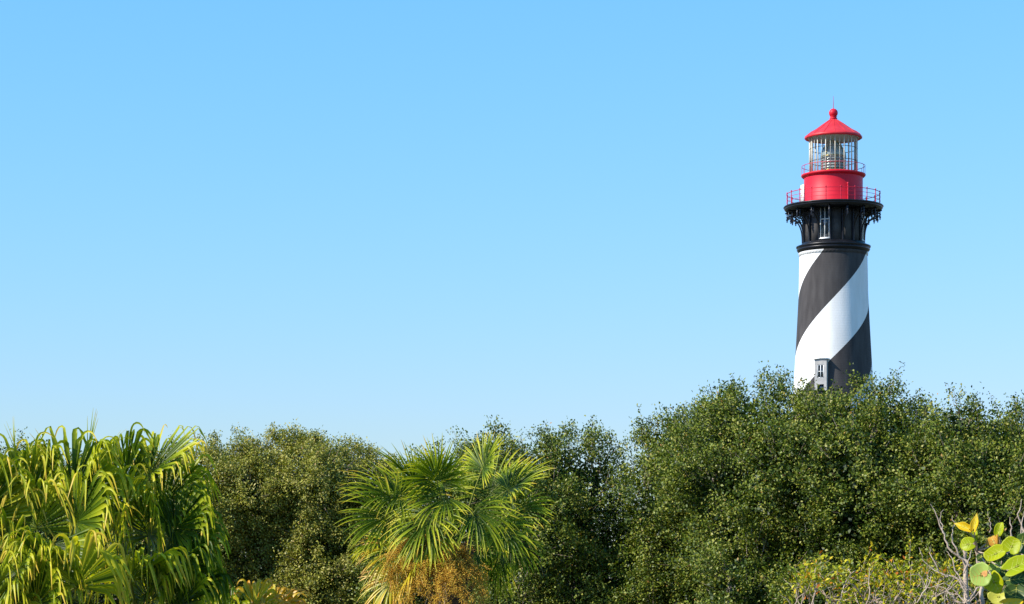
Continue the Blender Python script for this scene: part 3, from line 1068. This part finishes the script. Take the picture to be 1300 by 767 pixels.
def grow(mb, rng, p, d, L, r, depth, tips, wig=.16):
    n = 6
    pts = [p.copy()]
    for k in range(n):
        d = unit(d + rng.normal(0, wig, 3))
        p = p + d * L / n
        pts.append(p.copy())
    mb.tube(pts, np.linspace(r, r * .6, n + 1), 5)
    tips.append((pts, d))
    if depth > 0:
        for q in range(rng.integers(2, 4)):
            k = rng.integers(2, n + 1)
            nd = unit(d + rng.normal(0, .55, 3) + np.array((0, 0, .15)))
            grow(mb, rng, pts[k].copy(), nd, L * rng.uniform(.5, .8), r * .58, depth - 1, tips, wig)


def hand_branch(mb, pts_px, D, r0, r1, base, rng):
    pts = np.array([P(x, y, D + (i * .03)) for i, (x, y) in enumerate(pts_px)])
    # smooth
    t = np.linspace(0, len(pts) - 1, len(pts) * 3)
    q = np.stack([np.interp(t, np.arange(len(pts)), pts[:, j]) for j in range(3)], 1) + rng.normal(0, .006, (len(t), 3))
    mb.tube(q - base, np.linspace(r0, r1, len(q)), 6)


def z1(x, y): return (1000 + x / 4.333, 630 + y / 4.333)


def build_bare_shrub():
    rng = np.random.default_rng(31)
    D = 20.0
    b = P(1228, 760, D); base = np.array((b[0], b[1], 0.0))
    t = thing('bare_shrub', 'leafless grey-brown shrub of crooked twigs beside the sea grape', 'shrub', tuple(base))
    mb = MB()
    hand_branch(mb, [(1229, 1010), (1228, 880), z1(985, 594), z1(980, 450), z1(975, 330), z1(970, 250)], D, .034, .010, base, rng)
    hand_branch(mb, [(1238, 1010), (1245, 880), z1(1065, 594), z1(1068, 500), z1(1060, 420), z1(1035, 280)], D + .1, .028, .008, base, rng)
    mb.build('trunk', M_twig, t)
    mb = MB()
    H = [([(1060, 440), (1030, 395), (960, 350), (880, 280), (855, 200), (820, 110), (780, 40)], .014, .003),
         ([(860, 215), (845, 140), (850, 75)], .006, .002), ([(945, 325), (915, 270), (900, 215), (920, 150), (905, 110)], .008, .002),
         ([(980, 500), (930, 430), (900, 340), (870, 300)], .008, .002), ([(985, 560), (940, 450), (880, 440), (830, 420), (740, 360), (725, 285)], .010, .002),
         ([(970, 420), (1000, 330), (1040, 250)], .007, .002), ([(985, 590), (1040, 510), (1075, 470)], .009, .003),
         ([(980, 594), (930, 580), (880, 520), (800, 470), (760, 430)], .009, .002), ([(830, 420), (790, 330), (775, 270)], .006, .002),
         ([(1225, 215), (1228, 110)], .007, .003), ([(1300, 240), (1290, 180), (1265, 90), (1290, 20)], .010, .003),
         ([(1280, 230), (1292, 120), (1320, 60)], .007, .002), ([(1120, 200), (1112, 130), (1090, 90)], .005, .002)]
    for pts, r0, r1 in H:
        hand_branch(mb, [z1(*p) for p in pts], D - .05, r0, r1, base, rng)
    # roots of the right hand twigs go down behind the sea grape
    hand_branch(mb, [(1262, 980), (1290, 800), z1(1300, 240)], D, .02, .01, base, rng)
    hand_branch(mb, [(1255, 960), (1283, 780), z1(1225, 215)], D + .1, .02, .007, base, rng)
    tips = []
    for q in range(7):
        s = P(rng.uniform(1150, 1290), rng.uniform(740, 800), D + rng.uniform(-.3, .4)) - base
        grow(mb, rng, s, unit(np.array((rng.normal(0, .6), rng.normal(0, .3), 1.0))), rng.uniform(.18, .32), .007, 2, tips)
    mb.build('twigs', M_twig, t)


def build_leafy_shrub(label, x0, x1, top, D, seed, nst=40, leafn=22, sz=.05):
    rng = np.random.default_rng(seed)
    b = P((x0 + x1) / 2, HOR, D); base = np.array((b[0], b[1], 0.0))
    t = thing('yellow_leaf_shrub', label, 'shrub', tuple(base), 'yellow-leaved shrubs on the right')
    mb = MB(); tips = []
    for q in range(nst):
        px = rng.uniform(x0, x1)
        s = P(px, rng.uniform(770, 830), D + rng.uniform(-.6, .6)) - base
        lim = np.interp(px, [x0, (x0 + x1) / 2, x1], [top + 30, top, top + 12])
        h = (830 - lim) / (F / D) * rng.uniform(.5, 1)
        foot = np.array((s[0] * .4, s[1] * .5, -.05))
        mb.tube([foot, (foot + s) / 2 + rng.normal(0, .05, 3), s], [.016, .012, .008], 5)
        grow(mb, rng, s, unit(np.array((rng.normal(0, .45), rng.normal(0, .3), 1.0))), h * .5, .008, 2, tips, .2)
    mb.build('branches', M_twig, t)
    lb = MB()
    P_, D_ = [], []
    for pts, d in tips:
        for q in range(leafn):
            k = rng.integers(2, len(pts))
            P_.append(pts[k] + rng.normal(0, .025, 3)); D_.append(unit(d + rng.normal(0, .8, 3)))
    P_, D_ = np.array(P_), np.array(D_)
    # leaves thin out low down so the twigs show
    zlim = P(0, 752, D)[2]
    keep = rng.random(len(P_)) < np.clip(.25 + (P_[:, 2] - zlim) * 2.2, .15, .95)
    P_, D_ = P_[keep], D_[keep]
    n = len(P_)
    s = sz * rng.uniform(.6, 1.2, n)
    leaves(lb, P_, D_, unit(rng.normal(0, .6, (n, 3)) + np.array((0, -.3, 1))), s, s * .42, np.clip(rng.normal(.55, .24, n), 0, 1))
    lb.build('foliage', M_shrub, t, attr=True)


build_leafy_shrub('scraggly yellow-leaved shrub with bare pale stems, left of the leafless shrub', 1000, 1150, 700, 22, 51)
build_leafy_shrub('yellow-leaved shrub tangled among the grey twigs of the leafless shrub', 1120, 1230, 698, 21.3, 52, nst=28)
build_bare_shrub()

# sea grape: round thick leaves, nearest plant on the right
def grape_mat(name, c1, c2, vein, trans=.25):
    m = leaf_mat(name, [(0, c1), (1, c2)], .40, max(trans, .12) + .08, (1.3, 1.25, .4), .18)
    return m


SG = {
    'green': grape_mat('sea_grape_green', (0.26, 0.37, 0.003), (0.50, 0.50, 0.006), None),
    'pale': grape_mat('sea_grape_pale', (0.32, 0.44, 0.06), (0.42, 0.52, 0.11), None),
    'yellow': grape_mat('sea_grape_yellow', (0.72, 0.56, 0.015), (0.75, 0.48, 0.02), None),
    'lime': grape_mat('sea_grape_lime', (0.50, 0.50, 0.05), (0.60, 0.58, 0.12), None),
    'dark': grape_mat('sea_grape_dark', (0.035, 0.07, 0.012), (0.06, 0.11, 0.02), None, .12),  # dark green that also paints shade on leaves set behind
    'orange': grape_mat('sea_grape_orange', (0.55, 0.22, 0.02), (0.62, 0.34, 0.05), None),
}
M_vein = mat('sea_grape_vein', (0.55, 0.52, 0.08), .5)
M_rust = noise_mat('sea_grape_rust', (0.42, 0.16, 0.02), (0.55, 0.28, 0.04), 60, .6)


def build_sea_grape():
    rng = np.random.default_rng(77)
    D = 11.0
    b = P(1285, HOR, D); base = np.array((b[0], b[1], 0.0))
    t = thing('sea_grape', 'sea grape bush with round green and yellow leaves at the right edge', 'bush', tuple(base))
    # (px, py, rx, ry, base direction angle, tilt sideways, tilt up, colour, dy, cup, label)
    LV = [
        (1229, 691, 10.5, 9.5, 0, .15, .1, 'green', 0, .15, None),
        (1238, 664, 5.5, 14, 260, .2, 0, 'yellow', 0, .5, 'upright young yellow leaf'),
        (1223, 669, 15, 6, -30, .1, .2, 'yellow', .02, .6, 'yellow leaf pointing left'),
        (1238, 681, 5, 8, 270, .5, 0, 'green', .05, .4, None),
        (1269, 673, 6, 10.5, 255, .3, 0, 'green', .05, .4, None),
        (1261, 687, 9, 8, 300, .3, .3, 'orange', .06, .4, 'rusty orange leaf'),
        (1264, 703, 16, 10, 20, .1, .35, 'green', -.05, .2, None),
        (1284, 694, 13, 12.5, 250, .1, .1, 'green', -.02, .15, None),
        (1246, 730, 14.5, 16, 10, .15, .05, 'pale', -.12, .12, 'pale round leaf with a rusty centre'),
        (1246, 708, 6.5, 6, 90, .1, .2, 'dark', .05, .15, None),
        (1291, 719, 22, 11.5, 200, .1, .4, 'green', -.16, .2, None),
        (1262, 739, 8, 18, 125, .25, 0, 'green', -.1, .4, None),
        (1287, 736, 18, 9, 180, 0, .5, 'dark', .0, .2, None),
        (1290, 753, 15, 14, 90, .1, .2, 'dark', -.05, .15, None),
        (1268, 758, 14, 10, 80, .1, .4, 'lime', .02, .2, 'pale yellow leaf'),
        (1283, 766, 17, 6, 170, .1, .6, 'yellow', -.08, .2, 'yellow leaf at the bottom edge'),
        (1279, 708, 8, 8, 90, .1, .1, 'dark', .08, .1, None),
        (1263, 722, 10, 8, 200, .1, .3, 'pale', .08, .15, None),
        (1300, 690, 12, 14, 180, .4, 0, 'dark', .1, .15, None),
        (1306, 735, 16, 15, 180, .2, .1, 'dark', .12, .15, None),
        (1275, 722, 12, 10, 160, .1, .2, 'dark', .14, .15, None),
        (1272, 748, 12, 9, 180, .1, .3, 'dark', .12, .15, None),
        (1318, 705, 20, 18, 180, .2, .1, 'green', -.05, .15, None),
        (1325, 750, 20, 19, 200, .2, .1, 'green', -.1, .15, None),
        (1300, 775, 18, 14, 90, .1, .3, 'green', -.1, .2, None),
        (1255, 790, 16, 14, 60, .1, .3, 'green', 0, .2, None),
        (1330, 790, 20, 18, 120, .1, .3, 'green', 0, .2, None),
        (1290, 815, 20, 18, 100, .1, .3, 'green', 0, .2, None),
    ]
    stem = MB()
    knots = [P(1290, 800, D + .1), P(1265, 760, D + .15), P(1240, 700, D + .12), P(1275, 700, D + .15), P(1300, 740, D + .2)]
    foot = np.array((base[0], base[1] + .1, -.05))
    def br(a, b_, r0, r1):
        m_ = (a + b_) / 2 + rng.normal(0, .015, 3)
        ts = np.linspace(0, 1, 7)[:, None]
        stem.tube(((1 - ts) ** 2 * a + 2 * ts * (1 - ts) * m_ + ts ** 2 * b_) - base, np.linspace(r0, r1, 7), 7)
    br(foot, knots[0], .028, .018)
    br(knots[0], knots[1], .016, .012); br(knots[1], knots[2], .012, .006); br(knots[0], knots[4], .016, .012); br(knots[4], knots[3], .012, .006)
    br(knots[2], P(1239, 672, D + .05), .006, .004)
    br(knots[3], P(1269, 680, D + .08), .006, .004)
    for (px, py, rx, ry, ang, ts_, tu, col, dy, cup, lab) in LV:
        pm = F / D
        c = P(px, py, D + dy)
        a = R(ang)               # direction on screen from the leaf centre to its stalk notch
        bd = np.array((math.cos(a), 0, math.sin(a)))
        side = np.array((-math.sin(a), 0, math.cos(a)))
        nrm = unit(np.array((-.35 - ts_ * .8, -1, .2 + tu)))
        bd = unit(bd - nrm * bd.dot(nrm)); side = unit(np.cross(nrm, bd))
        Lb = math.hypot(math.cos(a) * rx, math.sin(a) * ry) / pm
        Ls = math.hypot(math.sin(a) * rx, math.cos(a) * ry) / pm
        if col == 'yellow' and lab and 'bottom' not in lab:
            Lb, Ls = max(rx, ry) / pm, min(rx, ry) / pm
        nr, nth = 8, 40
        def hf(x, y):
            f = math.hypot(x, y); th = math.atan2(y, x)
            return cup * 1.25 * y * y + .24 * x * x * math.sin(px) + .06 * math.sin(3 * th + py) * f * f
        v = [c - nrm * .0]
        for i in range(1, nr + 1):
            f = i / nr
            for k in range(nth):
                th = k / nth * 2 * PI
                # notch at the stalk side, wavy rim
                rad = f * (1 - .55 * math.exp(-(min(th, 2 * PI - th) / .26) ** 2) * f) * (1 + .035 * math.sin(5 * th + px) + .015 * math.sin(11 * th + py))
                x, y = rad * math.cos(th), rad * math.sin(th)
                if col == 'yellow' and ry > rx * 2 or lab == 'yellow leaf pointing left':
                    y *= max(.05, 1 - max(0, -x) ** 1.3) * .95   # narrow to a point away from the stalk
                h = hf(x, y)
                v.append(c + bd * x * Lb + side * y * Ls + nrm * h * Ls)
        v = np.array(v) - base
        mb = MB()
        k = np.arange(nth); k2 = (k + 1) % nth
        quads = np.concatenate([np.stack([1 + (i - 1) * nth + k, 1 + (i - 1) * nth + k2, 1 + i * nth + k2, 1 + i * nth + k], 1) for i in range(1, nr)])
        tint = rng.uniform(.1, .6) + np.repeat(np.linspace(0, .3, nr - 1), nth)
        mb.add(v, quads, tint)
        mb.f.append(np.stack([np.zeros(nth, int), 1 + k, 1 + k2], 1)); mb.t.append(np.full(nth, .3)); mb.mi.append(np.zeros(nth, int))
        o = mb.build('leaf', SG[col], t, smooth=True, attr=True)
        md = o.modifiers.new('thickness', 'SOLIDIFY'); md.thickness = .0012
        if lab:
            o['label'] = lab
        # veins: midrib and side ribs a hair above the blade
        vb = MB()
        def at(x, y):
            return c + bd * x * Lb + side * y * Ls + nrm * (hf(x, y) * Ls + .0010) - base
        vb.tube([at(x, 0) for x in np.linspace(.55, -.9, 9)], np.linspace(.0014, .0005, 9), 5)
        for s0 in (.35, .05, -.3, -.6):
            for sg in (-1, 1):
                vb.tube([at(s0 - .35 * q, sg * .75 * q) for q in np.linspace(0, 1, 5)], np.linspace(.0009, .0004, 5), 4)
        if lab and 'rusty centre' in lab:
            n0 = vb.n
            th = np.linspace(0, 2 * PI, 13)[:-1]
            cc = np.array([at(.32 + .26 * math.cos(q) * (1 + .2 * math.sin(3 * q)), .30 * math.sin(q) * (1 + .2 * math.cos(2 * q))) for q in th])
            vb.add(np.concatenate([[at(.32, 0)], cc]) + nrm * .002, [(0, 1 + q, 1 + (q + 1) % 12) for q in range(12)])
            vb.build('vein', M_rust, o)
        else:
            vb.build('vein', M_vein, o)
        # stalk to the nearest knot
        kn = min(knots, key=lambda q: np.linalg.norm(q - (c + bd * Lb * .6)))
        br(kn, c + bd * Lb * .5 - nrm * .012, .004, .0022)
    stem.build('stem', M_twig, t)


build_sea_grape()
